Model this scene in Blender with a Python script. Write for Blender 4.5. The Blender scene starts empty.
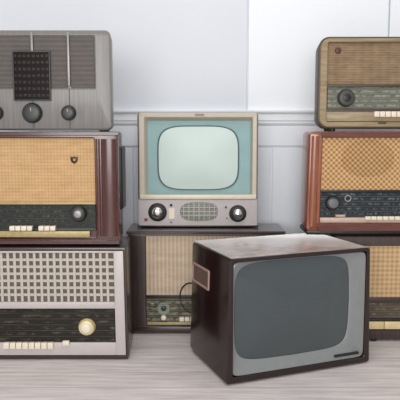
import bpy, bmesh, math, random
from mathutils import Vector, Matrix
random.seed(7)
scene = bpy.context.scene
C = scene.collection
PI = math.pi

# ------------------------------------------------------------------ camera numbers
F, PITCH, CAMH = 600.0, 0.1134, 0.83
CP, SP = math.cos(PITCH), math.sin(PITCH)

def at(px, py, Y):
    """world point on the upright plane y = Y seen at that place of the photo"""
    u, v = (px-200)/F, (200-py)/F
    t = Y/(CP+v*SP)
    return Vector((u*t, Y, CAMH+(-SP+v*CP)*t))

class Front:
    """measures on a set's front: X of a column, Z of a row, relative to its base"""
    def __init__(self, Y, pymid, xc, zb):
        self.Y, self.m, self.xc, self.zb = Y, pymid, xc, zb
    def X(self, px): return at(px, self.m, self.Y).x-self.xc
    def Z(self, py): return at(200, py, self.Y).z-self.zb

# ------------------------------------------------------------------ materials
def lin(c):
    c = c/255.0
    return c/12.92 if c <= 0.04045 else ((c+0.055)/1.055)**2.4
def rgb(r, g, b): return (lin(r), lin(g), lin(b), 1.0)

class NT:
    def __init__(self, name):
        self.m = bpy.data.materials.new(name); self.m.use_nodes = True
        self.n = self.m.node_tree.nodes; self.l = self.m.node_tree.links
        self.b = self.n['Principled BSDF']
    def add(self, t, **kw):
        nd = self.n.new(t)
        for k, v in kw.items(): setattr(nd, k, v)
        return nd
    def put(self, sock, v):
        if hasattr(v, 'is_output') or isinstance(v, bpy.types.NodeSocket): self.l.new(v, sock)
        else: sock.default_value = v
    def math(self, op, a, b=None):
        nd = self.add('ShaderNodeMath', operation=op)
        self.put(nd.inputs[0], a)
        if b is not None: self.put(nd.inputs[1], b)
        return nd.outputs[0]
    def mix(self, fac, a, b):
        nd = self.add('ShaderNodeMix', data_type='RGBA')
        self.put(nd.inputs[0], fac); self.put(nd.inputs[6], a); self.put(nd.inputs[7], b)
        return nd.outputs[2]
    def coords(self, scale=(1, 1, 1)):
        tc = self.add('ShaderNodeTexCoord'); mp = self.add('ShaderNodeMapping')
        self.l.new(tc.outputs['Object'], mp.inputs['Vector']); mp.inputs['Scale'].default_value = scale
        return mp.outputs[0]
    def xyz(self):
        tc = self.add('ShaderNodeTexCoord'); s = self.add('ShaderNodeSeparateXYZ')
        self.l.new(tc.outputs['Object'], s.inputs[0]); return s.outputs
    def noise(self, vec, scale, detail=4, rough=.6):
        nd = self.add('ShaderNodeTexNoise'); self.l.new(vec, nd.inputs['Vector'])
        nd.inputs['Scale'].default_value = scale; nd.inputs['Detail'].default_value = detail
        nd.inputs['Roughness'].default_value = rough
        return nd.outputs['Fac']
    def ramp(self, fac, lo, hi):
        nd = self.add('ShaderNodeMapRange'); self.put(nd.inputs[0], fac)
        nd.inputs[1].default_value = lo; nd.inputs[2].default_value = hi
        return nd.outputs[0]
    def bump(self, h, strength=.3, dist=.002):
        nd = self.add('ShaderNodeBump'); nd.inputs['Strength'].default_value = strength
        nd.inputs['Distance'].default_value = dist; self.l.new(h, nd.inputs['Height'])
        self.l.new(nd.outputs[0], self.b.inputs['Normal'])
    def done(self, col, rough=.5, metal=0, ior=1.5, coat=0, coat_rough=.1):
        self.put(self.b.inputs['Base Color'], col); self.put(self.b.inputs['Roughness'], rough)
        self.b.inputs['Metallic'].default_value = metal; self.b.inputs['IOR'].default_value = ior
        self.b.inputs['Coat Weight'].default_value = coat; self.b.inputs['Coat Roughness'].default_value = coat_rough
        return self.m

def plain(name, col, rough=.5, metal=0, var=.06, scale=40, ior=1.5, coat=0):
    t = NT(name); n = t.noise(t.coords(), scale)
    a = tuple(c*(1-var*2) for c in col[:3])+(1,); b = tuple(min(1, c*(1+var*2)) for c in col[:3])+(1,)
    return t.done(t.mix(n, a, b), rough, metal, ior, coat)

def wood(name, dark, light, stretch=(2, 30, 30), rough=.3, coat=.4, scale=3, ior=1.5):
    t = NT(name); v = t.coords(stretch)
    n = t.noise(v, scale, 6, .65); n2 = t.noise(t.coords(), 9, 3)
    f = t.math('ADD', t.math('MULTIPLY', t.ramp(n, .3, .7), .75), t.math('MULTIPLY', n2, .3))
    t.bump(n, .06, .001)
    return t.done(t.mix(f, dark, light), rough, 0, ior, coat, .15)

def cloth(name, dark, light, kx, kz, power=1.0, diamond=False, blotch=.25, rough=.85, wx=.5):
    """woven cloth: thread period 1/kx by 1/kz metres"""
    t = NT(name); x, y, z = t.xyz()
    a = t.math('MULTIPLY', x, kx*2*PI); b = t.math('MULTIPLY', z, kz*2*PI)
    if diamond:
        p = t.math('SINE', a); q = t.math('SINE', b)
        w = t.math('ADD', t.math('MULTIPLY', t.math('MULTIPLY', p, q), .5), .5)
    else:
        sx = t.math('ADD', t.math('MULTIPLY', t.math('SINE', a), .5), .5)
        sz = t.math('ADD', t.math('MULTIPLY', t.math('SINE', b), .5), .5)
        w = t.math('ADD', t.math('MULTIPLY', sx, wx), t.math('MULTIPLY', sz, 1-wx))
    w = t.math('POWER', w, power)
    n = t.noise(t.coords((1, 1, 3)), 14, 5, .7)
    f = t.math('ADD', t.math('MULTIPLY', w, 1-blotch), t.math('MULTIPLY', t.ramp(n, .3, .7), blotch))
    t.bump(w, .4, .001)
    return t.done(t.mix(f, dark, light), rough)

def dial(name, base, mark, rowk, amount=.55, dash=90, rough=.18, tint=None):
    """printed tuning scale: rows of fine broken marks and thin rule lines"""
    t = NT(name); x, y, z = t.xyz()
    row = t.math('FRACT', t.math('MULTIPLY', z, rowk))
    band = t.math('MULTIPLY', t.math('GREATER_THAN', row, .3), t.math('LESS_THAN', row, .78))
    n = t.noise(t.coords((dash, 1, rowk*1.1)), 1.0, 3, .7)
    txt = t.math('MULTIPLY', t.ramp(n, 1-amount, 1-amount+.12), band)
    rule = t.math('MULTIPLY', t.math('LESS_THAN', row, .1), .7)
    f = t.math('MINIMUM', t.math('ADD', txt, rule), 1)
    big = t.noise(t.coords((6, 1, 12)), 2.0, 3)
    col = t.mix(t.math('MULTIPLY', f, t.ramp(big, .25, .7)), base, mark)
    if tint: col = t.mix(t.math('MULTIPLY', t.ramp(big, .45, .7), .6), col, tint)
    t.b.inputs['Specular IOR Level'].default_value = .25
    return t.done(col, rough, 0, 1.45, 0)

M = {}
M['wall'] = plain('painted wall panels', rgb(233, 238, 245), .55, var=.012, scale=6)
M['wall_grey'] = plain('greyer painted panel', rgb(216, 219, 226), .55, var=.012, scale=6)
M['wall_white'] = plain('white painted panel', rgb(236, 240, 245), .5, var=.01, scale=6)
def floor_mat():
    t = NT('whitewashed planks'); x, y, z = t.xyz()
    pw = 8.0
    row = t.math('FLOOR', t.math('MULTIPLY', y, pw)); fr = t.math('FRACT', t.math('MULTIPLY', y, pw))
    seam = t.math('LESS_THAN', fr, .03)
    off = t.math('FRACT', t.math('MULTIPLY', t.math('SINE', t.math('MULTIPLY', row, 12.98)), 43.7))
    comb = t.add('ShaderNodeCombineXYZ')
    t.put(comb.inputs[0], t.math('ADD', t.math('MULTIPLY', x, 2.2), t.math('MULTIPLY', off, 9)))
    t.put(comb.inputs[1], t.math('MULTIPLY', y, 26)); t.put(comb.inputs[2], row)
    n = t.noise(comb.outputs[0], 2.2, 7, .68)
    big = t.noise(t.coords((1, 2.5, 1)), 2.3, 3)
    f = t.math('ADD', t.math('MULTIPLY', t.ramp(n, .32, .68), .65), t.math('MULTIPLY', big, .4))
    col = t.mix(f, rgb(180, 169, 168), rgb(240, 233, 231))
    col = t.mix(t.math('MULTIPLY', off, .12), col, rgb(170, 158, 160))
    col = t.mix(t.math('MULTIPLY', seam, .55), col, rgb(140, 130, 130))
    t.bump(n, .15, .001)
    return t.done(col, .5)
M['floor'] = floor_mat()

M['grey_case'] = wood('grey streaked lacquer', rgb(98, 95, 94), rgb(130, 126, 123), (60, 60, 3), .38, .15, 2)
M['grey_cloth'] = cloth('grey brown speaker cloth', rgb(74, 69, 67), rgb(106, 100, 97), 260, 60, 1, blotch=.35)
M['grey_strip'] = plain('pale metal strip', rgb(150, 147, 145), .4, .4)
M['black_dial'] = None
M['dark_knob'] = plain('dark grey bakelite', rgb(42, 42, 43), .38)
M['black'] = plain('black plastic', rgb(24, 21, 21), .4)
M['mahogany'] = wood('dark mahogany varnish', rgb(44, 20, 19), rgb(92, 42, 36), (40, 40, 3), .25, .5)
M['mahogany_h'] = wood('dark mahogany varnish, level grain', rgb(50, 27, 25), rgb(82, 46, 42), (3, 40, 40), .28, .5)
M['gold_cloth'] = cloth('golden woven speaker cloth', rgb(162, 126, 84), rgb(208, 172, 126), 85, 85, .7, blotch=.45)
M['green_dial'] = dial('dark green tuning scale', rgb(48, 50, 48), rgb(90, 98, 86), 60, .5, 70)
M['gold'] = plain('aged brass', rgb(170, 152, 104), .4, .15, var=.2, scale=60)
M['pale_brass'] = plain('pale polished brass', rgb(216, 196, 148), .35, .1, var=.12, scale=60)
M['cream'] = plain('cream plastic', rgb(226, 214, 196), .35, var=.05)
M['lattice'] = plain('ivory plastic lattice', rgb(184, 177, 167), .4, var=.04)
M['grey_frame'] = plain('pale grey plastic frame', rgb(186, 178, 175), .35, var=.03)
M['dark_cloth'] = cloth('dark brown speaker cloth', rgb(84, 74, 66), rgb(128, 116, 104), 300, 300)
M['olive_dial'] = dial('black and olive tuning scale', rgb(38, 35, 32), rgb(98, 93, 74), 46, .5, 14)
M['dark_case'] = wood('very dark brown varnish', rgb(34, 23, 23), rgb(64, 46, 44), (3, 40, 40), .3, .4)
M['beige_case'] = plain('beige enamel', rgb(186, 177, 160), .38, var=.05)
M['teal'] = plain('faded teal mask', rgb(136, 168, 170), .5, var=.07, scale=14)
M['pale_glass'] = plain('pale grey green picture tube', rgb(198, 214, 209), .5, var=.02, scale=5)
M['silver_panel'] = plain('silvery mauve panel', rgb(174, 166, 166), .38, .1, var=.05)
M['chrome'] = plain('bright chrome', rgb(214, 212, 210), .18, .9)
M['steel'] = plain('dark steel case', rgb(70, 66, 64), .4)
M['green_mesh'] = cloth('grey green speaker mesh', rgb(92, 98, 86), rgb(160, 166, 150), 130, 110, 1, blotch=.3)
M['red'] = plain('dark red mark', rgb(128, 42, 48), .4)
M['brown_case'] = wood('brown black walnut', rgb(40, 30, 29), rgb(74, 58, 54), (30, 30, 3), .35, .3)
M['beige_cloth'] = cloth('beige striped speaker cloth', rgb(166, 145, 124), rgb(212, 192, 168), 62, 20, .9, blotch=.4, wx=.8)
M['mixed_dial'] = dial('brown and green tuning scale', rgb(66, 62, 56), rgb(168, 162, 138), 42, .6, 34, tint=rgb(104, 106, 84))
M['tv_wood'] = wood('glossy dark brown veneer', rgb(20, 10, 10), rgb(40, 20, 19), (4, 4, 40), .22, .15, 3)
def sheen_top():  # pale reflection of the wall is put into the colour and sheen
    t = NT('brown lacquer with painted sheen'); n = t.noise(t.coords((3, 6, 1)), 5, 6, .7)
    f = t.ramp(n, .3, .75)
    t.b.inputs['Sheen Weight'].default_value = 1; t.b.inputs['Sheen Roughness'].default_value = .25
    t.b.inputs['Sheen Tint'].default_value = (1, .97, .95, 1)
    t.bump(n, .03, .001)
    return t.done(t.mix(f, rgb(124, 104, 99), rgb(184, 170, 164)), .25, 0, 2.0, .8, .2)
M['tv_top'] = sheen_top()
M['tv_mask'] = plain('grey metallic mask', rgb(132, 134, 135), .35, .2, var=.06, scale=30)
M['dark_glass'] = plain('dark blue grey picture tube', rgb(62, 71, 74), .06, var=.05, scale=4, coat=.5)
M['plate'] = plain('pinkish brown metal plate', rgb(112, 88, 82), .35, .3, var=.12)
M['plate_rim'] = plain('worn pale rim', rgb(170, 142, 130), .4, .2, var=.08)
M['light_wood'] = wood('weathered light oak', rgb(108, 91, 67), rgb(168, 147, 112), (3, 30, 30), .45, .15)
M['oak_rim'] = plain('dark worn brown rim', rgb(66, 52, 42), .45, var=.2)
M['brown_cloth'] = cloth('brown woven wooden looking cloth', rgb(100, 80, 60), rgb(154, 130, 102), 30, 110, 1, blotch=.6, wx=.25)
M['grey_dial'] = dial('grey green tuning scale', rgb(98, 100, 92), rgb(158, 158, 142), 56, .58, 50)
M['orange_wood'] = wood('reddish orange walnut', rgb(104, 52, 32), rgb(162, 92, 60), (40, 40, 3), .25, .5)
M['red_wood'] = wood('reddish mahogany', rgb(70, 32, 27), rgb(118, 62, 52), (3, 40, 40), .25, .5)
M['diamond'] = cloth('golden diamond weave', rgb(116, 76, 42), rgb(218, 178, 126), 48, 48, .8, True, .1)
M['diamond_dark'] = cloth('brown diamond weave', rgb(104, 70, 38), rgb(204, 164, 112), 48, 48, .9, True, .1)
M['blue_dial'] = dial('blue black tuning scale', rgb(46, 50, 54), rgb(112, 120, 122), 52, .52, 60)
M['pink_strip'] = plain('pale pink brown strip', rgb(190, 164, 150), .4, var=.15, scale=50)
M['grid_cloth'] = cloth('beige gridded cloth', rgb(138, 106, 74), rgb(212, 180, 136), 55, 55, .6, blotch=.25)
M['brown_dial'] = dial('brown grey tuning scale', rgb(84, 76, 66), rgb(138, 126, 108), 50, .5, 30)

def grid_dial():
    """black window printed with a table of faint station marks"""
    t = NT('black station table'); x, y, z = t.xyz()
    fx = t.math('FRACT', t.math('MULTIPLY', x, 62)); fz = t.math('FRACT', t.math('MULTIPLY', z, 44))
    cell = t.math('MULTIPLY', t.math('MULTIPLY', t.math('GREATER_THAN', fx, .22), t.math('LESS_THAN', fx, .85)),
                  t.math('MULTIPLY', t.math('GREATER_THAN', fz, .35), t.math('LESS_THAN', fz, .75)))
    n = t.noise(t.coords((420, 1, 160)), 1, 3, .7)
    f = t.math('MULTIPLY', t.math('MULTIPLY', cell, t.ramp(n, .42, .65)), .6)
    t.b.inputs['Specular IOR Level'].default_value = .1
    return t.done(t.mix(f, rgb(26, 21, 21), rgb(108, 94, 88)), .3, 0, 1.4, 0)
M['black_dial'] = grid_dial()

# ------------------------------------------------------------------ mesh helpers
def thing(name, label, cat, loc, rotz=0, group=None):
    o = bpy.data.objects.new(name, None); C.objects.link(o)
    o.empty_display_size = .1
    o.location = loc; o.rotation_euler = (0, 0, rotz)
    o['label'] = label; o['category'] = cat
    if group: o['group'] = group
    return o

def obj(name, bm, mat, parent=None, smooth=True, label=None):
    bmesh.ops.remove_doubles(bm, verts=bm.verts, dist=1e-6)
    bmesh.ops.recalc_face_normals(bm, faces=bm.faces)
    me = bpy.data.meshes.new(name); bm.to_mesh(me); bm.free()
    me.materials.append(mat)
    o = bpy.data.objects.new(name, me); C.objects.link(o)
    if parent: o.parent = parent
    if label: o['label'] = label
    if smooth:
        for p in me.polygons: p.use_smooth = True
        me.set_sharp_from_angle(angle=math.radians(38))
    return o

def struct(name, bm, mat):
    o = obj(name, bm, mat, None, False); o['kind'] = 'structure'; return o

def box(bm, x0, x1, y0, y1, z0, z1, bev=0, seg=2):
    r = bmesh.ops.create_cube(bm, size=1)
    vs = r['verts']
    for v in vs:
        v.co = Vector((x0+(v.co.x+.5)*(x1-x0), y0+(v.co.y+.5)*(y1-y0), z0+(v.co.z+.5)*(z1-z0)))
    if bev:
        es = set(e for v in vs for e in v.link_edges)
        bmesh.ops.bevel(bm, geom=list(es), offset=bev, segments=seg, affect='EDGES', profile=.5)
    return bm
def boxm(*a, **k): return box(bmesh.new(), *a, **k)

def rr(x0, x1, z0, z1, r, seg=7):
    """rounded rectangle, counter clockwise list of (x, z); same count for any r"""
    r = max(min(r, (x1-x0)/2-1e-4, (z1-z0)/2-1e-4), 1e-4)
    pts = []
    for cx, cz, a0 in ((x1-r, z1-r, 0), (x0+r, z1-r, PI/2), (x0+r, z0+r, PI), (x1-r, z0+r, 1.5*PI)):
        for k in range(seg+1):
            a = a0+PI/2*k/seg
            pts.append((cx+r*math.cos(a), cz+r*math.sin(a)))
    return pts

def loft(bm, loops, cap0=True, cap1=True):
    """loops: list of lists of Vectors with equal count"""
    vv = [[bm.verts.new(p) for p in lp] for lp in loops]
    n = len(vv[0])
    for a, b in zip(vv, vv[1:]):
        for i in range(n):
            j = (i+1) % n
            try: bm.faces.new((a[i], a[j], b[j], b[i]))
            except ValueError: pass
    if cap0: bm.faces.new(list(reversed(vv[0])))
    if cap1: bm.faces.new(vv[-1])
    return bm

def L(pts, y): return [Vector((x, y, z)) for x, z in pts]

def shell(x0, x1, z0, z1, y0, y1, r, o, orad, recess, bev=.004, back_r=None, back_inset=.006):
    """cabinet: rounded body, front opening o=(x0,x1,z0,z1) with a recess"""
    bm = bmesh.new()
    lo = []
    lo.append(L(rr(o[0], o[1], o[2], o[3], orad), y0+recess))
    lo.append(L(rr(o[0], o[1], o[2], o[3], orad), y0+bev*.6))
    lo.append(L(rr(o[0]-bev*.6, o[1]+bev*.6, o[2]-bev*.6, o[3]+bev*.6, orad+bev*.6), y0))
    lo.append(L(rr(x0+bev, x1-bev, z0+bev, z1-bev, max(r-bev, .001)), y0))
    lo.append(L(rr(x0+bev*.3, x1-bev*.3, z0+bev*.3, z1-bev*.3, max(r-bev*.3, .001)), y0+bev*.3))
    lo.append(L(rr(x0, x1, z0, z1, r), y0+bev))
    tp = back_inset*.85
    lo.append(L(rr(x0+tp, x1-tp, z0, z1, r), y1-bev*2))
    lo.append(L(rr(x0+back_inset, x1-back_inset, z0+bev, z1-bev, max(r-bev, .001)), y1))
    return loft(bm, lo)

def panel(x0, x1, z0, z1, y0, y1, r=.002, bev=.0015, seg=4):
    """slab with rounded outline, bevelled front at y0"""
    bm = bmesh.new()
    return loft(bm, [L(rr(x0+bev, x1-bev, z0+bev, z1-bev, max(r-bev, .0005), seg), y0), L(rr(x0, x1, z0, z1, r, seg), y0+bev), L(rr(x0, x1, z0, z1, r, seg), y1)])

def ring(x0, x1, z0, z1, w, y0, y1, r=.004, bev=.0015):
    """rounded frame of bar width w"""
    bm = bmesh.new()
    A = lambda d, y: L(rr(x0+d, x1-d, z0+d, z1-d, max(r-d, .001)), y)
    loops = [A(0, y1), A(0, y0+bev), A(bev, y0), A(w-bev, y0), A(w, y0+bev), A(w, y1), A(0, y1)]
    return loft(bm, loops, False, False)

def lathe(cx, y, cz, prof, seg=28, bm=None):
    """turned round the y axis; prof = [(radius, y offset)]; front points to -y"""
    bm = bm or bmesh.new()
    loops = [[Vector((cx+r*math.cos(2*PI*k/seg), y+d, cz+r*math.sin(2*PI*k/seg))) for k in range(seg)] for r, d in prof]
    return loft(bm, loops)

def knob_bm(cx, y, cz, r, d=.018):
    return lathe(cx, y, cz, [(r*.55, -d-.001), (r*.72, -d), (r*.84, -d*.92), (r*.92, -d*.55), (r, -d*.25), (r, 0)])

def dome(cx, y, cz, hw, hh, bulge, n=3.6, y1=None, rings=9, seg=64, skew=0):
    """bulging picture tube face with a superellipse outline"""
    bm = bmesh.new(); loops = []
    def pt(a, s):
        c, si = math.cos(a), math.sin(a)
        x = math.copysign(abs(c)**(2/n), c); z = math.copysign(abs(si)**(2/n), si)
        return x*s*(1-skew*z*z), z*s*(1-skew*x*x)
    def lp(s, yy): return [Vector((cx+hw*pt(2*PI*k/seg, s)[0]*(1), yy, cz+hh*pt(2*PI*k/seg, s)[1])) for k in range(seg)]
    for i in range(rings):
        s = .06+.94*i/(rings-1)
        loops.append(lp(s, y-bulge*(1-s*s)))
    loops.append(lp(1, y+(y1 if y1 else .01)))
    return loft(bm, loops), lp

def tube(pts, r, seg=8, bm=None):
    bm = bm or bmesh.new(); loops = []
    P = [Vector(p) for p in pts]
    for i, p in enumerate(P):
        d = (P[min(i+1, len(P)-1)]-P[max(i-1, 0)]).normalized()
        a = d.cross(Vector((0, 1, .13))).normalized(); b = d.cross(a)
        loops.append([p+r*(math.cos(2*PI*k/seg)*a+math.sin(2*PI*k/seg)*b) for k in range(seg)])
    return loft(bm, loops)

def spline(ctrl, n=10):
    out = []; P = [Vector(c) for c in ctrl]; P = [P[0]]+P+[P[-1]]
    for i in range(1, len(P)-2):
        for k in range(n):
            t = k/n; a, b, c, d = P[i-1:i+3]
            out.append(.5*((2*b)+(c-a)*t+(2*a-5*b+4*c-d)*t*t+(3*b-a-3*c+d)*t**3))
    return out+[P[-2]]

def flare(t, top, foot, h):
    """cabinet sides that lean: widths scaled from foot to top"""
    def walk(o):
        for c in o.children:
            for v in c.data.vertices: v.co.x *= foot+(top-foot)*v.co.z/h
            walk(c)
    bpy.context.view_layer.update()
    walk(t)

def feet(t, xs, ys, h, mat, r=.012):
    for x in xs:
        for y in ys:
            bm = bmesh.new()
            loft(bm, [[Vector((x+rr_*math.cos(2*PI*k/16), y+rr_*math.sin(2*PI*k/16), z)) for k in range(16)] for rr_, z in ((r*.8, 0), (r, .003), (r, h))])
            obj('foot', bm, mat, t)

def keys(t, x0, x1, n, y0, y1, z0, z1, mat, skip=()):
    w = (x1-x0)/n
    for k in range(n):
        if k in skip: continue
        obj('key', boxm(x0+k*w+w*.06, x0+(k+1)*w-w*.06, y0, y1, z0, z1, bev=.0015), mat, t)

# ------------------------------------------------------------------ setting
WY = 2.745
struct('floor', boxm(-3, 3, -1.5, WY+.1, -.05, 0), M['floor'])
zr = lambda py: at(200, py, WY).z
xr = lambda px, py=60: at(px, py, WY).x
rail_top, rail_bot, low_line = zr(111), zr(124), zr(146)
struct('wall_back', boxm(-3, 3, WY, WY+.1, 0, 2.6), M['wall'])
seam = xr(248)
bm = boxm(-3, seam-.006, WY-.010, WY, rail_top, 2.6, bev=.002)
struct('trim_1', bm, M['wall_grey'])
bm = boxm(seam, xr(386), WY-.016, WY, rail_top, 2.6, bev=.003)
box(bm, xr(387.4), 3, WY-.016, WY, rail_top, 2.6, bev=.003)
struct('trim_2', bm, M['wall_white'])
bm = bmesh.new()                                             # moulded dado rail
prof = [(0, rail_bot-.004), (-.014, rail_bot-.004), (-.018, rail_bot+.004), (-.018, rail_bot+.012), (-.022, rail_bot+.016), (-.022, rail_top-.014),
        (-.030, rail_top-.010), (-.034, rail_top-.004), (-.034, rail_top+.002), (-.028, rail_top+.004), (0, rail_top+.004)]
loft(bm, [[Vector((x, WY+d, z)) for d, z in prof] for x in (-3, 3)])
struct('trim_3', bm, M['wall_white'])
edges = [-3, xr(-130), xr(40), xr(128), xr(262), xr(296), xr(470), 3]
bm = bmesh.new()                                             # raised boards below the rail
box(bm, -3, 3, WY-.012, WY, low_line, rail_bot-.006, bev=.003)
for a, b in ((-3, xr(20)), (xr(23), xr(132)), (xr(133.5), xr(272)), (xr(273.5), xr(420)), (xr(422), 3)):
    box(bm, a, b, WY-.009, WY, .13, low_line-.008, bev=.003)
struct('trim_4', bm, M['wall'])
struct('baseboard_back', boxm(-3, 3, WY-.02, WY, 0, .12, bev=.004), M['wall_white'])

GR = 'old table radios stacked along the wall'
GT = 'old television sets'

# ------------------------------------------------------------------ bottom left radio (ivory lattice)
def base(px0, px1, pymid, Y, zb): return (at(px0, pymid, Y).x+at(px1, pymid, Y).x)/2

Y = 2.115; zb = 0.0
xc = base(-66, 126, 305, Y, zb)
f = Front(Y, 305, xc, zb)
t = thing('table_radio', 'dark radio with ivory lattice grille and round cream knob, on the floor at the left', 'radio', (xc, Y, zb), 0, GR)
X, Z = f.X, f.Z
Ztop1 = Z(247.5)
op = (X(-64), X(124.6), Z(355.5), Z(250.5))
obj('cabinet', shell(X(-67), X(127), .004, Ztop1, 0, .235, .008, op, .006, .012, .003, back_inset=.011), M['dark_case'], t)
feet(t, (X(-55), X(115)), (.03, .2), .0045, M['black'])
obj('speaker_cloth', panel(X(-56), X(117), Z(304), Z(252), .0085, .0125), M['dark_cloth'], t)
# ivory face: frame bars in one moulded piece
def bars(bm, lst, y0, y1, bev=.0015):
    for a, b, c, d in lst: box(bm, a, b, y0, y1, c, d, bev=bev)
    return bm
bm = bars(bmesh.new(), [(X(-63.5), X(-50), Z(355), Z(251)), (X(114.5), X(124.2), Z(355), Z(251)),
                       (X(-50), X(114.5), Z(308.5), Z(302)), (X(-50), X(114.5), Z(355), Z(342.5)), (X(-50), X(114.5), Z(253), Z(251))], -.002, .0115)
obj('front_frame', bm, M['grey_frame'], t)
gx0, gx1, gz0, gz1 = X(-50), X(114.5), Z(302), Z(253)
bm = bmesh.new(); nx, nz = 25, 7
for i in range(1, nx):
    x = gx0+(gx1-gx0)*i/nx; w = .0050
    box(bm, x-w, x+w, .001, .0075, gz0, gz1, bev=.0012, seg=1)
for j in range(1, nz):
    z = gz0+(gz1-gz0)*j/nz; w = .0050
    box(bm, gx0, gx1, .0025, .008, z-w, z+w, bev=.0012, seg=1)
obj('grille', bm, M['lattice'], t, label='ivory plastic lattice')
obj('dial', panel(X(-50), X(114), Z(342), Z(309), .004, .0118, .002), M['olive_dial'], t)
kx, kz = X(86), Z(327)
kn = obj('tuning_knob', knob_bm(kx, .004, kz, .031, .02), M['pale_brass'], t, label='cream and gold round knob')
obj('cap', lathe(kx, -.0145, kz, [(.010, -.009), (.016, -.0075), (.02, -.003), (.0205, 0)]), M['cream'], kn)
kn = obj('tuning_knob', knob_bm(X(-25), .004, kz, .031, .02), M['gold'], t, label='cream and gold round knob')
keys(t, X(3), X(53), 8, -.016, .0, Z(347.5), Z(341.5), M['cream'])
obj('key', boxm(X(62), X(68.5), -.014, 0, Z(344.5), Z(340), bev=.0015), M['cream'], t)
flare(t, .996, 1.012, Ztop1)
TOPL = Ztop1

# ------------------------------------------------------------------ middle left radio (gold cloth)
Y = 2.135; zb = TOPL+.0005
xc = base(-54, 118.5, 188, Y, zb)
f = Front(Y, 188, xc, zb); X, Z = f.X, f.Z
t = thing('table_radio', 'mahogany radio with golden speaker cloth and rounded pillar, on top of the ivory lattice radio', 'radio', (xc, Y, zb), 0, GR)
Zt = Z(131.5)
op = (X(-32), X(95.5), Z(238.5), Z(138))
obj('cabinet', shell(X(-54), X(118.5), .006, Zt, 0, .215, .010, op, .008, .016, .005, back_inset=.014), M['mahogany'], t)
feet(t, (X(-45), X(108)), (.03, .18), .0065, M['black'])
obj('top_moulding', panel(X(-55), X(119.5), Zt-.014, Zt-.001, -.006, .004, .003), M['mahogany_h'], t)
obj('bottom_moulding', panel(X(-54.5), X(119), .008, .022, -.006, .004, .003), M['mahogany_h'], t)
for a, b in ((96.6, 100.6), (101.6, 117), (-52.5, -37), (-36, -32.5)):
    bm = bmesh.new(); x0, x1 = X(a), X(b); n = 12
    lo = []
    pts = [((x0+x1)/2+(x1-x0)/2*math.cos(PI*k/n), -min(.012, .4*(x1-x0))*math.sin(PI*k/n)) for k in range(n+1)]
    for z in (Z(236), Z(139)): lo.append([Vector((x, y+.001, z)) for x, y in pts])
    loft(bm, lo); obj('pillar', bm, M['mahogany'], t, label='rounded glossy mahogany pillar')
bm = boxm(X(118)-.012, X(118)+.009, .06, .16, Z(212), Z(147), bev=.008, seg=3)
obj('side_grille', bm, M['black'], t)
obj('speaker_cloth', panel(X(-32), X(95), Z(203.5), Z(138), .008, .0165, .002), M['gold_cloth'], t)
bm = boxm(X(-32), X(95), .001, .014, Z(204.5), Z(202.5), bev=.0008)
obj('trim_strip', bm, M['gold'], t)
obj('dial', panel(X(-32), X(95), Z(229), Z(204.5), .006, .0165, .002), M['green_dial'], t)
for px in (78, -15):
    kn = obj('tuning_knob', knob_bm(X(px), .006, Z(213.5), .03, .024), M['dark_knob'], t)
    obj('cap', lathe(X(px), -.0175, Z(213.5), [(.010, -.004), (.013, -.003), (.014, 0)]), M['grey_strip'], kn)
obj('lower_strip', boxm(X(-32), X(89), -.004, .0165, Z(237), Z(231), bev=.002), M['gold'], t, label='aged brass strip')
obj('ledge', boxm(X(-32), X(95), .002, .0165, Z(231), Z(228.5), bev=.001), M['dark_knob'], t)
keys(t, X(9), X(55.5), 8, -.018, .004, Z(230), Z(225.5), M['cream'], skip=(4,))
obj('key', boxm(X(32.4), X(37.8), -.014, .004, Z(229.5), Z(227.8), bev=.001), M['black'], t, label='black key')
# shield shaped badge
bm = bmesh.new(); cx, cz, s = X(74.5), Z(160), .0125
out = [(-1, 1), (-.5, .75), (0, 1), (.5, .75), (1, 1), (1, -.1), (.6, -.75), (0, -1.1), (-.6, -.75), (-1, -.1)]
loft(bm, [[Vector((cx+x*s*k, y, cz+z*s*k)) for x, z in out] for y, k in ((.004, .8), (.005, 1), (.0085, 1))])
bd = obj('badge', bm, plain('dark bronze', rgb(62, 40, 26), .3, .3), t, label='small dark shield badge')
obj('badge_centre', lathe(cx, .0045, cz, [(.0025, -.0025), (.004, -.0015), (.0045, 0)], 14), M['gold'], bd)
TOPML = zb+Zt

# ------------------------------------------------------------------ top left radio (grey)
Y = 2.145; zb = TOPML+.0005
xc = base(-49, 112.5, 80, Y, zb)
f = Front(Y, 80, xc, zb); X, Z = f.X, f.Z
t = thing('table_radio', 'grey lacquered radio with black dial window and round dark knobs, topmost in the left stack', 'radio', (xc, Y, zb), 0, GR)
Zt = Z(30)
op = (X(-32), X(95), Z(88.5), Z(36))
obj('cabinet', shell(X(-47), X(111), .005, Zt, 0, .16, .020, op, .003, .007, .006, back_inset=.017), M['grey_case'], t)
feet(t, (X(-40), X(100)), (.03, .13), .0055, M['black'])
obj('plinth', boxm(X(-44), X(108), -.001, .01, .003, .0095, bev=.001), M['dark_knob'], t)
for a, b in ((-31.5, -6.5), (-4, 31.5), (34.5, 67.5), (70.5, 94.5)):
    obj('speaker_cloth', panel(X(a), X(b), Z(88), Z(36.5), .0025, .0075, .002), M['grey_cloth'], t)
for px, pb in ((-5.2, 104), (33, 52), (69, 104)):
    obj('trim_strip', boxm(X(px)-.004, X(px)+.004, -.0045, .0075, Z(86), Z(32), bev=.0015), M['grey_strip'], t)
for px in (-5.2, 32.5, 69):
    obj('groove_strip', boxm(X(px)-.0012, X(px)+.0012, -.0015, .002, Z(128), Z(89), bev=.0004, seg=1), M['dark_knob'], t)
d = obj('dial', panel(X(15), X(49.5), Z(100), Z(52), -.005, .0075, .003), M['black_dial'], t)
obj('dial_frame', ring(X(13.5), X(51), Z(101), Z(51), .005, -.0075, .002, .003, .001), M['dark_knob'], d)
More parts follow.
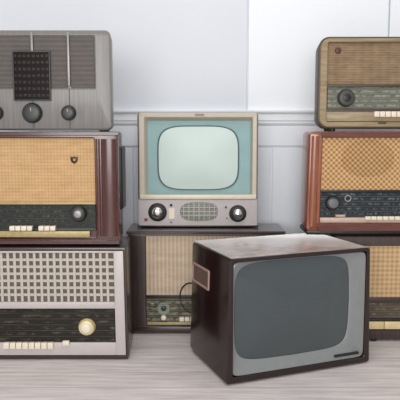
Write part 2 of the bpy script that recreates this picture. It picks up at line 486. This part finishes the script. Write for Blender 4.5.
for px, r in ((-5.2, .027), (31.5, .036), (68, .027)):
    kn = obj('tuning_knob', knob_bm(X(px), 0, Z(113), r, .022), M['dark_knob'], t)
    obj('pointer', boxm(X(px)-.0012, X(px)+.0012, -.0236, -.021, Z(113)+r*.15, Z(113)+r*.5), M['grey_strip'], kn)

# ------------------------------------------------------------------ radio under the pale television
Y = 2.40; zb = 0
xc = base(127.5, 284, 282, Y, 0)
f = Front(Y, 282, xc, zb); X, Z = f.X, f.Z
t = thing('table_radio', 'dark brown radio with beige striped cloth, on the floor under the teal television', 'radio', (xc, Y, zb), 0, GR)
Zt = Z(231)
op = (X(146), X(266), Z(326), Z(236))
obj('cabinet', shell(X(128.5), X(283), .006, Zt-.012, 0, .2, .006, op, .004, .014, .004), M['brown_case'], t)
obj('top_board', panel(X(127), X(284.5), Zt-.013, Zt, -.008, .205, .004, .003), M['dark_case'], t)
feet(t, (X(134), X(278)), (.03, .17), .0065, M['black'])
obj('plinth', boxm(X(129), X(282.5), -.004, .01, .006, Z(327), bev=.003), M['dark_case'], t)
obj('speaker_cloth', panel(X(146), X(266), Z(296), Z(236), .008, .0145, .002), M['beige_cloth'], t)
obj('trim_strip', boxm(X(146), X(266), .0, .0145, Z(298), Z(295.5), bev=.001), M['black'], t)
obj('dial', panel(X(146), X(266), Z(325.5), Z(298), .006, .0145, .002), M['mixed_dial'], t)
for px in (163.5, 249):
    kn = obj('tuning_knob', lathe(X(px), .006, Z(308.5), [(.012, -.006), (.017, -.009), (.0255, -.009), (.027, -.006), (.027, 0)]), M['green_mesh'], t, label='pale ringed knob')
    obj('cap', lathe(X(px), .0005, Z(308.5), [(.007, -.006), (.010, -.004), (.011, 0)]), M['dark_knob'], kn)
    obj('lower_knob', knob_bm(X(px), .006, Z(317.5), .012, .016), M['cream'], t)
obj('side_knob', lathe(X(152), .006, Z(306.5), [(.010, -.006), (.015, -.004), (.016, 0)]), M['mixed_dial'], t)
keys(t, X(179), X(233), 10, -.008, .006, Z(321), Z(317), M['cream'])
obj('lower_strip', boxm(X(147), X(265), .001, .0145, Z(325), Z(322.5), bev=.001), M['gold'], t)
TOPC = Zt

# ------------------------------------------------------------------ teal television on that radio
Y = 2.49; zb = TOPC+.0005
xc = base(137.5, 258, 170, Y, zb)
f = Front(Y, 170, xc, zb); X, Z = f.X, f.Z
t = thing('television', 'beige television with a teal mask and pale blank screen, raised on the dark radio', 'television', (xc, Y, zb), 0, GT)
Zt = Z(112.5); Zlip = Z(197.5)
obj('cabinet', loft(bmesh.new(), [L(rr(X(138.2), X(257.4), .004, Zt-.003, .012), .031), L(rr(X(137.2), X(258.4), .004, Zt-.001, .012), .034),
     L(rr(X(137.2), X(258.4), .004, Zt-.001, .012), .14), L(rr(X(150), X(245), .03, Zt-.03, .02), .19), L(rr(X(165), X(230), .1, Zt-.09, .02), .23)]), M['steel'], t)
feet(t, (X(146), X(250)), (.03,), .0045, M['black'], .008)
feet(t, (X(160), X(235)), (.11,), .0045, M['black'], .008)
# beige front frame, splayed inwards to the mask
A = lambda d, y, r: L(rr(X(139)+d[0], X(257)-d[1], Z(198)+d[2], Zt-d[3], r), y)
bm = loft(bmesh.new(), [A((0, 0, 0, 0), .03, .010), A((0, 0, 0, 0), .003, .010), A((.004, .004, .002, .004), 0, .008), A((.022, .018, .006, .018), 0.001, .004),
     A((.036, .027, .0155, .034), .026, .004), A((.036, .027, .0155, .034), .03, .004), A((0, 0, 0, 0), .03, .010)], False, False)
obj('front_frame', bm, M['beige_case'], t, label='beige enamel frame')
mk = obj('screen_mask', panel(X(139)+.03, X(257)-.02, Z(198)+.01, Zt-.028, .024, .03, .004), M['teal'], t, label='faded teal mask around the screen')
scx, scz, hw, hh = (X(158.5)+X(238))/2, (Z(126.5)+Z(189.5))/2, (X(238)-X(158.5))/2, (Z(126.5)-Z(189.5))/2
bm, lp = dome(scx, .018, scz, hw, hh, .022, 4.2, .012)
obj('screen', bm, M['pale_glass'], t, label='pale greenish blank screen')
def sring(s0, s1, y0, y1, cx, cz, hw, hh, n):
    bm = bmesh.new(); _, q = dome(cx, 0, cz, hw, hh, .01, n); _.free()
    return loft(bm, [q(s1, y1), q(s1, y0), q((s0+s1)/2, y0-.002), q(s0, y0), q(s0, y1), q(s1, y1)], False, False)
obj('screen_shade_ring', sring(1.0, 1.035, .018, .026, scx, scz, hw, hh, 4.2), plain('grey screen shade', rgb(88, 104, 104), .6), t, label='dark ring for the shade round the screen')  # shade of the gap round the tube, put in as a dark ring
obj('lip', boxm(X(139.5), X(256.5), -.010, .012, Z(199), Z(194.5), bev=.003), plain('pale beige lip', rgb(218, 210, 190), .35), t, label='pale beige ledge')
cpz0, cpz1 = .006, Z(199)
cp = obj('control_panel', panel(X(138), X(258), cpz0, cpz1, -.004, .02, .005, .003), M['silver_panel'], t, label='silvery mauve panel')
obj('panel_rim', boxm(X(137), X(259), -.006, .02, .003, .0085, bev=.001), M['black'], cp)
for px, py, r in ((157.3, 212, .039), (238, 213.3, .036)):
    kn = obj('tuning_knob', lathe(X(px), -.004, Z(py), [(r*.6, -.016), (r*.68, -.018), (r*.8, -.016), (r*.88, -.006), (r, -.004), (r, 0)]), M['dark_knob'], t, label='dark knob with chrome cap')
    obj('cap', lathe(X(px), -.019, Z(py)+.002, [(r*.12, -.010), (r*.35, -.009), (r*.52, -.005), (r*.58, 0)]), M['chrome'], kn)
scz2 = Z(211.5); scx2 = X(199)
bm, _ = dome(scx2, -.004, scz2, X(218)-scx2, Z(202)-scz2, .004, 2.8, .006)
sg = obj('speaker_grille', bm, M['green_mesh'], t)
bm = bmesh.new()
for k in range(-3, 4):
    h = (Z(202)-scz2)*(1-abs(k/3.6)**2.8)**(1/2.8)*.93
    x = scx2+k*(X(218)-scx2)/3.7
    box(bm, x-.002, x+.002, -.0105, -.003, scz2-h, scz2+h, bev=.0006, seg=1)
for k in (-.4, 0.02, .45):
    z = scz2+k*(Z(202)-scz2); w = (X(218)-scx2)*(1-abs(k)**2.8)**(1/2.8)*.95
    box(bm, scx2-w, scx2+w, -.0098, -.003, z-.002, z+.002, bev=.0006, seg=1)
obj('grille_bars', bm, M['silver_panel'], sg)
for px, py, m, r in ((171, 205, 'black', .006), (145.5, 219.5, 'red', .007), (226, 207, 'plate', .005), (227, 218, 'dark_knob', .003), (171, 222, 'dark_knob', .003)):
    obj('button', lathe(X(px), -.004, Z(py), [(r*.6, -.005), (r*.9, -.004), (r, -.002), (r, 0)], 16), M[m], t)
obj('switch_plate', panel(X(168.5), X(174.5), Z(219), Z(208), -.0065, -.003, .003), M['cream'], t, label='white plate below the black button')
obj('badge', panel(X(195), X(204), Z(115.8), Z(113.8), -.002, .003, .002, .0006), M['plate'], t)

# ------------------------------------------------------------------ right stack: bottom radio
Y = 2.31; zb = 0
xc = base(333, 480, 292, Y, zb)
f = Front(Y, 292, xc, zb); X, Z = f.X, f.Z
t = thing('table_radio', 'brown radio with beige gridded cloth and brass strip, at the bottom of the right stack', 'radio', (xc, Y, zb), 0, GR)
Zt = Z(237)
op = (X(342), X(471), Z(330), Z(246))
obj('cabinet', shell(X(333), X(480), Z(339.5), Zt, 0, .23, .010, op, .006, .014, .004), M['brown_case'], t)
feet(t, (X(345), X(376), X(467)), (.012,), Z(339.5)+.001, M['black'], .014)
feet(t, (X(345), X(467)), (.19,), Z(339.5)+.001, M['black'], .014)
obj('speaker_cloth', panel(X(342), X(471), Z(298), Z(246), .006, .0145, .002), M['grid_cloth'], t)
obj('trim_strip', boxm(X(342), X(471), -.001, .0145, Z(302.5), Z(297.5), bev=.0015), M['dark_case'], t)
obj('dial', panel(X(342), X(471), Z(319), Z(302.5), .006, .0145, .002), M['brown_dial'], t)
obj('ledge', boxm(X(342), X(471), .0, .0145, Z(321.5), Z(319), bev=.001), M['black'], t)
for k in range(6):
    a = 343+k*21.2
    obj('lower_strip', boxm(X(a), X(a+20.6), -.004, .0145, Z(329), Z(321.5), bev=.002), M['pale_brass'], t, label='pale brass strip')
for px in (352, 461):
    obj('tuning_knob', knob_bm(X(px), .006, Z(310.5), .024, .02), M['dark_knob'], t)
TOPR = Zt

# ------------------------------------------------------------------ right stack: middle radio (orange wood, diamond weave)
Y = 2.335; zb = TOPR+.0005
xc = base(308.5, 474, 180, Y, zb)
f = Front(Y, 180, xc, zb); X, Z = f.X, f.Z
t = thing('table_radio', 'reddish wooden radio with golden diamond weave cloth, in the middle of the right stack', 'radio', (xc, Y, zb), 0, GR)
Zt = Z(131.5)
op = (X(320), X(462), Z(223), Z(137.5))
zb0 = Z(231)
obj('cabinet', shell(X(306.5), X(475), zb0, Zt, 0, .19, .014, op, .004, .016, .006), M['orange_wood'], t)
obj('base', boxm(X(307.5), X(474), .004, .17, .004, zb0+.001, bev=.002), M['black'], t)
feet(t, (X(316), X(466)), (.03, .15), .005, M['black'])
obj('bottom_moulding', panel(X(318), X(464), Z(231), Z(222.5), -.009, .004, .003), M['red_wood'], t, label='reddish mahogany rail')
obj('top_moulding', panel(X(318), X(464), Z(137.5), Z(132.5), -.004, .004, .003), M['red_wood'], t)
for a, b in ((308.5, 316.5), (465.5, 473.5)):
    bm = bmesh.new(); x0, x1 = X(a), X(b); n = 12
    pts = [((x0+x1)/2+(x1-x0)/2*math.cos(PI*k/n), .001-.010*math.sin(PI*k/n)) for k in range(n+1)]
    loft(bm, [[Vector((x, y, z)) for x, y in pts] for z in (Z(226), Z(136))])
    obj('pillar', bm, M['orange_wood'], t)
obj('speaker_cloth', panel(X(320), X(462), Z(191), Z(137.5), .007, .0165, .002), M['diamond'], t)
scx, scz = X(367), Z(158.5)
bm, _ = dome(scx, .0065, scz, X(394)-scx, Z(140)-scz, .003, 2.2, .004)
obj('speaker_oval', bm, M['diamond_dark'], t, label='darker oval of the cloth')
obj('trim_strip', boxm(X(320), X(462), .0, .0165, Z(192), Z(190), bev=.001), M['black'], t)
obj('dial', panel(X(320), X(462), Z(217.5), Z(192), .006, .0165, .002), M['blue_dial'], t)
for px in (332.5, 449):
    kn = obj('tuning_knob', knob_bm(X(px), .006, Z(203), .030, .022), M['dark_knob'], t)
    obj('cap', lathe(X(px), -.0155, Z(203), [(.014, -.004), (.018, -.003), (.019, 0)]), plain('scuffed grey cap', rgb(104, 104, 106), .4), kn)
for px in (348, 433):
    obj('small_ring', ring(X(px)-.014, X(px)+.014, Z(198.5)-.014, Z(198.5)+.014, .005, .001, .0065, .0139, .0012), M['grey_strip'], t)
obj('tone_switch', boxm(X(336), X(346), .002, .008, Z(217), Z(214.8), bev=.0008), M['pink_strip'], t)
obj('ledge', boxm(X(320), X(462), -.006, .0165, Z(222.5), Z(217.5), bev=.002), M['pink_strip'], t, label='pale pinkish strip')
keys(t, X(365), X(419), 9, -.016, -.002, Z(219.5), Z(216), M['cream'])
flare(t, .970, .994, Zt)
TOPMR = zb+Zt

# ------------------------------------------------------------------ right stack: top radio (light oak)
Y = 2.335; zb = TOPMR+.0005
xc = base(317, 481, 82, Y, zb)
f = Front(Y, 82, xc, zb); X, Z = f.X, f.Z
t = thing('table_radio', 'light oak radio with rounded corners and brown cloth, topmost in the right stack', 'radio', (xc, Y, zb), 0, GR)
Zt = Z(36.5)
op = (X(327), X(471), Z(122), Z(42.5))
cab = obj('cabinet', shell(X(318), X(480), .010, Zt, 0, .17, .042, op, .006, .010, .005, back_inset=.022), M['oak_rim'], t)
A = lambda d, y: L(rr(X(318)+d, X(480)-d, .010+d, Zt-d, .042-d), y)
B = lambda d, y: L(rr(X(327)-d, X(471)+d, Z(122)-d, Z(42.5)+d, .006+d), y)
obj('front_frame', loft(bmesh.new(), [A(.007, .001), A(.007, -.005), A(.010, -.008), B(.003, -.008), B(0, -.005), B(0, .001), A(.007, .001)], False, False), M['light_wood'], t, label='light oak frame')
feet(t, (X(335), X(463)), (.03, .13), .0112, M['black'])
obj('speaker_cloth', panel(X(327), X(471), Z(85), Z(42.5), .003, .0105, .002), M['brown_cloth'], t)
obj('trim_strip', boxm(X(327), X(471), -.004, .0105, Z(87), Z(84.5), bev=.001), M['oak_rim'], t)
obj('dial', panel(X(328), X(470), Z(109), Z(87), .002, .0105, .002), M['grey_dial'], t)
obj('ledge', boxm(X(327), X(471), -.004, .0105, Z(111.5), Z(109), bev=.001), M['oak_rim'], t)
obj('lower_panel', boxm(X(327), X(471), -.003, .0105, Z(121.5), Z(111.5), bev=.002), M['light_wood'], t)
for px in (346.5, 452):
    kn = obj('tuning_knob', knob_bm(X(px), .002, Z(98), .034, .02), plain('worn grey knob', rgb(62, 60, 58), .45), t)
    obj('cap', lathe(X(px), -.018, Z(98), [(.012, -.003), (.015, -.002), (.016, 0)]), M['black'], kn)
keys(t, X(374), X(425), 9, -.018, -.001, Z(117), Z(111.5), M['cream'])
obj('badge', lathe(X(337.5), .003, Z(50.5), [(.006, -.0055), (.010, -.005), (.0115, -.003), (.012, 0)], 20), plain('dark red brown badge', rgb(78, 44, 34), .35), t, label='small round dark badge')
obj('lower_badge', boxm(X(379), X(387), -.0105, -.006, Z(124), Z(122.3), bev=.001), M['oak_rim'], t)

# ------------------------------------------------------------------ large dark television in front
TH = 0.369; W, WB, D, H = .541, .563, .352, .424
tv = thing('television', 'dark brown glossy television with grey mask and dark screen, turned on the floor in front', 'television', (.284, 2.1515, 0), TH, GT)
yf, yb = -D/2-.003, D/2
def q(k, ins, z0, z1, y, r):
    """body outline: slightly wider at the foot"""
    pts = rr(-W/2+ins, W/2-ins, z0+ins, z1-ins, r)
    return [Vector((x*(1+(WB/W-1)*(1-(z-z0)/(z1-z0))), y, z)) for x, z in pts]
zb0 = .005
# screen and opening
ox0, ox1, oz0, oz1 = -W/2+.013, W/2-.013, .026, H-.013
def Q(ins, y, r): return q(0, ins, zb0, H, y, r)
def O(d, y, r): return L(rr(ox0-d, ox1+d, oz0-d, oz1+d, r), y)
bm = loft(bmesh.new(), [O(0, yf+.03, .008), O(0, yf+.002, .008), O(.002, yf, .010), Q(.004, yf, .008), Q(.0012, yf+.0012, .009), Q(0, yf+.004, .009),
     Q(0, yb-.05, .009), Q(.003, yb-.006, .014), Q(.012, yb, .016)])
obj('cabinet', bm, M['tv_wood'], tv, label='glossy dark brown cabinet')
obj('top_panel', boxm(-W/2+.007, W/2-.007, yf+.006, yb-.012, H-.004, H+.0015, bev=.0012), M['tv_top'], tv, label='shiny top board with painted pale sheen')
obj('base', boxm(-W/2+.006, W/2-.006, yf+.006, yb-.03, .003, .010, bev=.003), M['black'], tv)
feet(tv, (-W/2+.04, W/2-.04), (yf+.04, yb-.06), .006, M['black'], .014)
# mask: plate with superellipse hole that slopes in to the tube
scx, scz, hw, hh = -.026, .2375, .224, .1695
def se(cx, cz, hw, hh, n, y, N, skew=0):
    out = []
    for k in range(N):
        a = 2*PI*k/N; c, s = math.cos(a), math.sin(a)
        x = math.copysign(abs(c)**(2/n), c); z = math.copysign(abs(s)**(2/n), s)
        out.append(Vector((cx+hw*x*(1-skew*z*z), y, cz+hh*z*(1-skew*x*x))))
    return out
N = 96
def sq(d, y, n=26): return se((ox0+ox1)/2, (oz0+oz1)/2, (ox1-ox0)/2-d, (oz1-oz0)/2-d, n, y, N)
bm = loft(bmesh.new(), [sq(.0005, yf+.028), sq(.0005, yf+.006), sq(.003, yf+.004), se(scx, scz, hw+.006, hh+.006, 8, yf+.012, N, .045), se(scx, scz, hw, hh, 8, yf+.016, N, .045), se(scx, scz, hw, hh, 8, yf+.028, N, .045), sq(.0005, yf+.028)], False, False)
obj('mask', bm, M['tv_mask'], tv, label='grey metallic mask')
bm, _ = dome(scx, yf+.018, scz, hw-.0003, hh-.0003, .026, 8, .010, 12, 96, .045)
obj('screen', bm, M['dark_glass'], tv, label='dark blue grey screen')
bm = boxm(.135, .235, yf-.0005, yf+.006, .040, .049, bev=.0015)
obj('nameplate', bm, M['black'], tv, label='dark strip at the lower right of the mask')
# left side: recessed grip plate
def sx(z): return -W/2*(1+(WB/W-1)*(1-(z-zb0)/(H-zb0)))
y0, y1, z0, z1 = D/2-.022-.165, D/2-.022, .277, .350
def sideplate(d, off, z): return None
def srect(d, off, r=.006):
    pts = rr(y0+d, y1-d, z0+d, z1-d, r)
    return [Vector((sx(z)-off, y, z)) for y, z in pts]
gp = obj('grip_plate', loft(bmesh.new(), [srect(0, -.002), srect(0, .002), srect(.002, .004), srect(.007, .004), srect(.009, .0015), srect(.009, -.002), srect(0, -.002)], False, False), M['plate_rim'], tv, label='worn metal frame of the side grip')
obj('grip_insert', loft(bmesh.new(), [srect(.0085, .0002), srect(.0085, .0012)]), M['plate'], gp)
# mains lead looping out from behind
Rm = Matrix.Rotation(-TH, 3, 'Z'); o0 = Vector((.284, 2.1515, 0))
pts = [Rm @ (p-o0) for p in (at(206, 290, 2.27), at(197, 284.5, 2.285), at(189, 283.2, 2.30), at(183.5, 286.5, 2.315), at(180.3, 293, 2.32), at(180.5, 301, 2.32), at(184, 308, 2.31), at(192, 313, 2.295), at(206, 314, 2.27))]
obj('mains_lead', tube(spline(pts), .0032), M['black'], tv)

# ------------------------------------------------------------------ camera, light
cam = bpy.data.cameras.new('camera'); co = bpy.data.objects.new('camera', cam); C.objects.link(co)
co.location = (0, 0, CAMH); co.rotation_euler = (PI/2-PITCH, 0, 0)
cam.sensor_width = 36; cam.lens = 36*F/400; cam.clip_start = .05
scene.camera = co

def area(name, loc, target, sx_, sy_, power, col=(1, 1, 1)):
    l = bpy.data.lights.new(name, 'AREA'); l.shape = 'RECTANGLE'; l.size = sx_; l.size_y = sy_; l.energy = power; l.color = col
    o = bpy.data.objects.new(name, l); C.objects.link(o); o.location = loc
    o.rotation_euler = (Vector(target)-Vector(loc)).to_track_quat('-Z', 'Y').to_euler()
area('ceiling_softbox', (0.2, .9, 3.2), (0.1, 2.3, .4), 2.6, 1.6, 27, (1, .985, .965))
area('front_fill', (-.4, -1.7, 1.2), (0, 2.7, .5), 2.2, 1.4, 78, (1, .99, .98))  # unseen fill lamp added in front to brighten the sets and lower wall
w = bpy.data.worlds.new('world'); scene.world = w; w.use_nodes = True
w.node_tree.nodes['Background'].inputs[0].default_value = (1, .995, .985, 1)
w.node_tree.nodes['Background'].inputs[1].default_value = .6
vs = scene.view_settings
scene.display_settings.display_device = 'sRGB'
vs.view_transform = 'Standard'; vs.look = 'None'; vs.exposure = 0; vs.gamma = 1; vs.use_curve_mapping = False
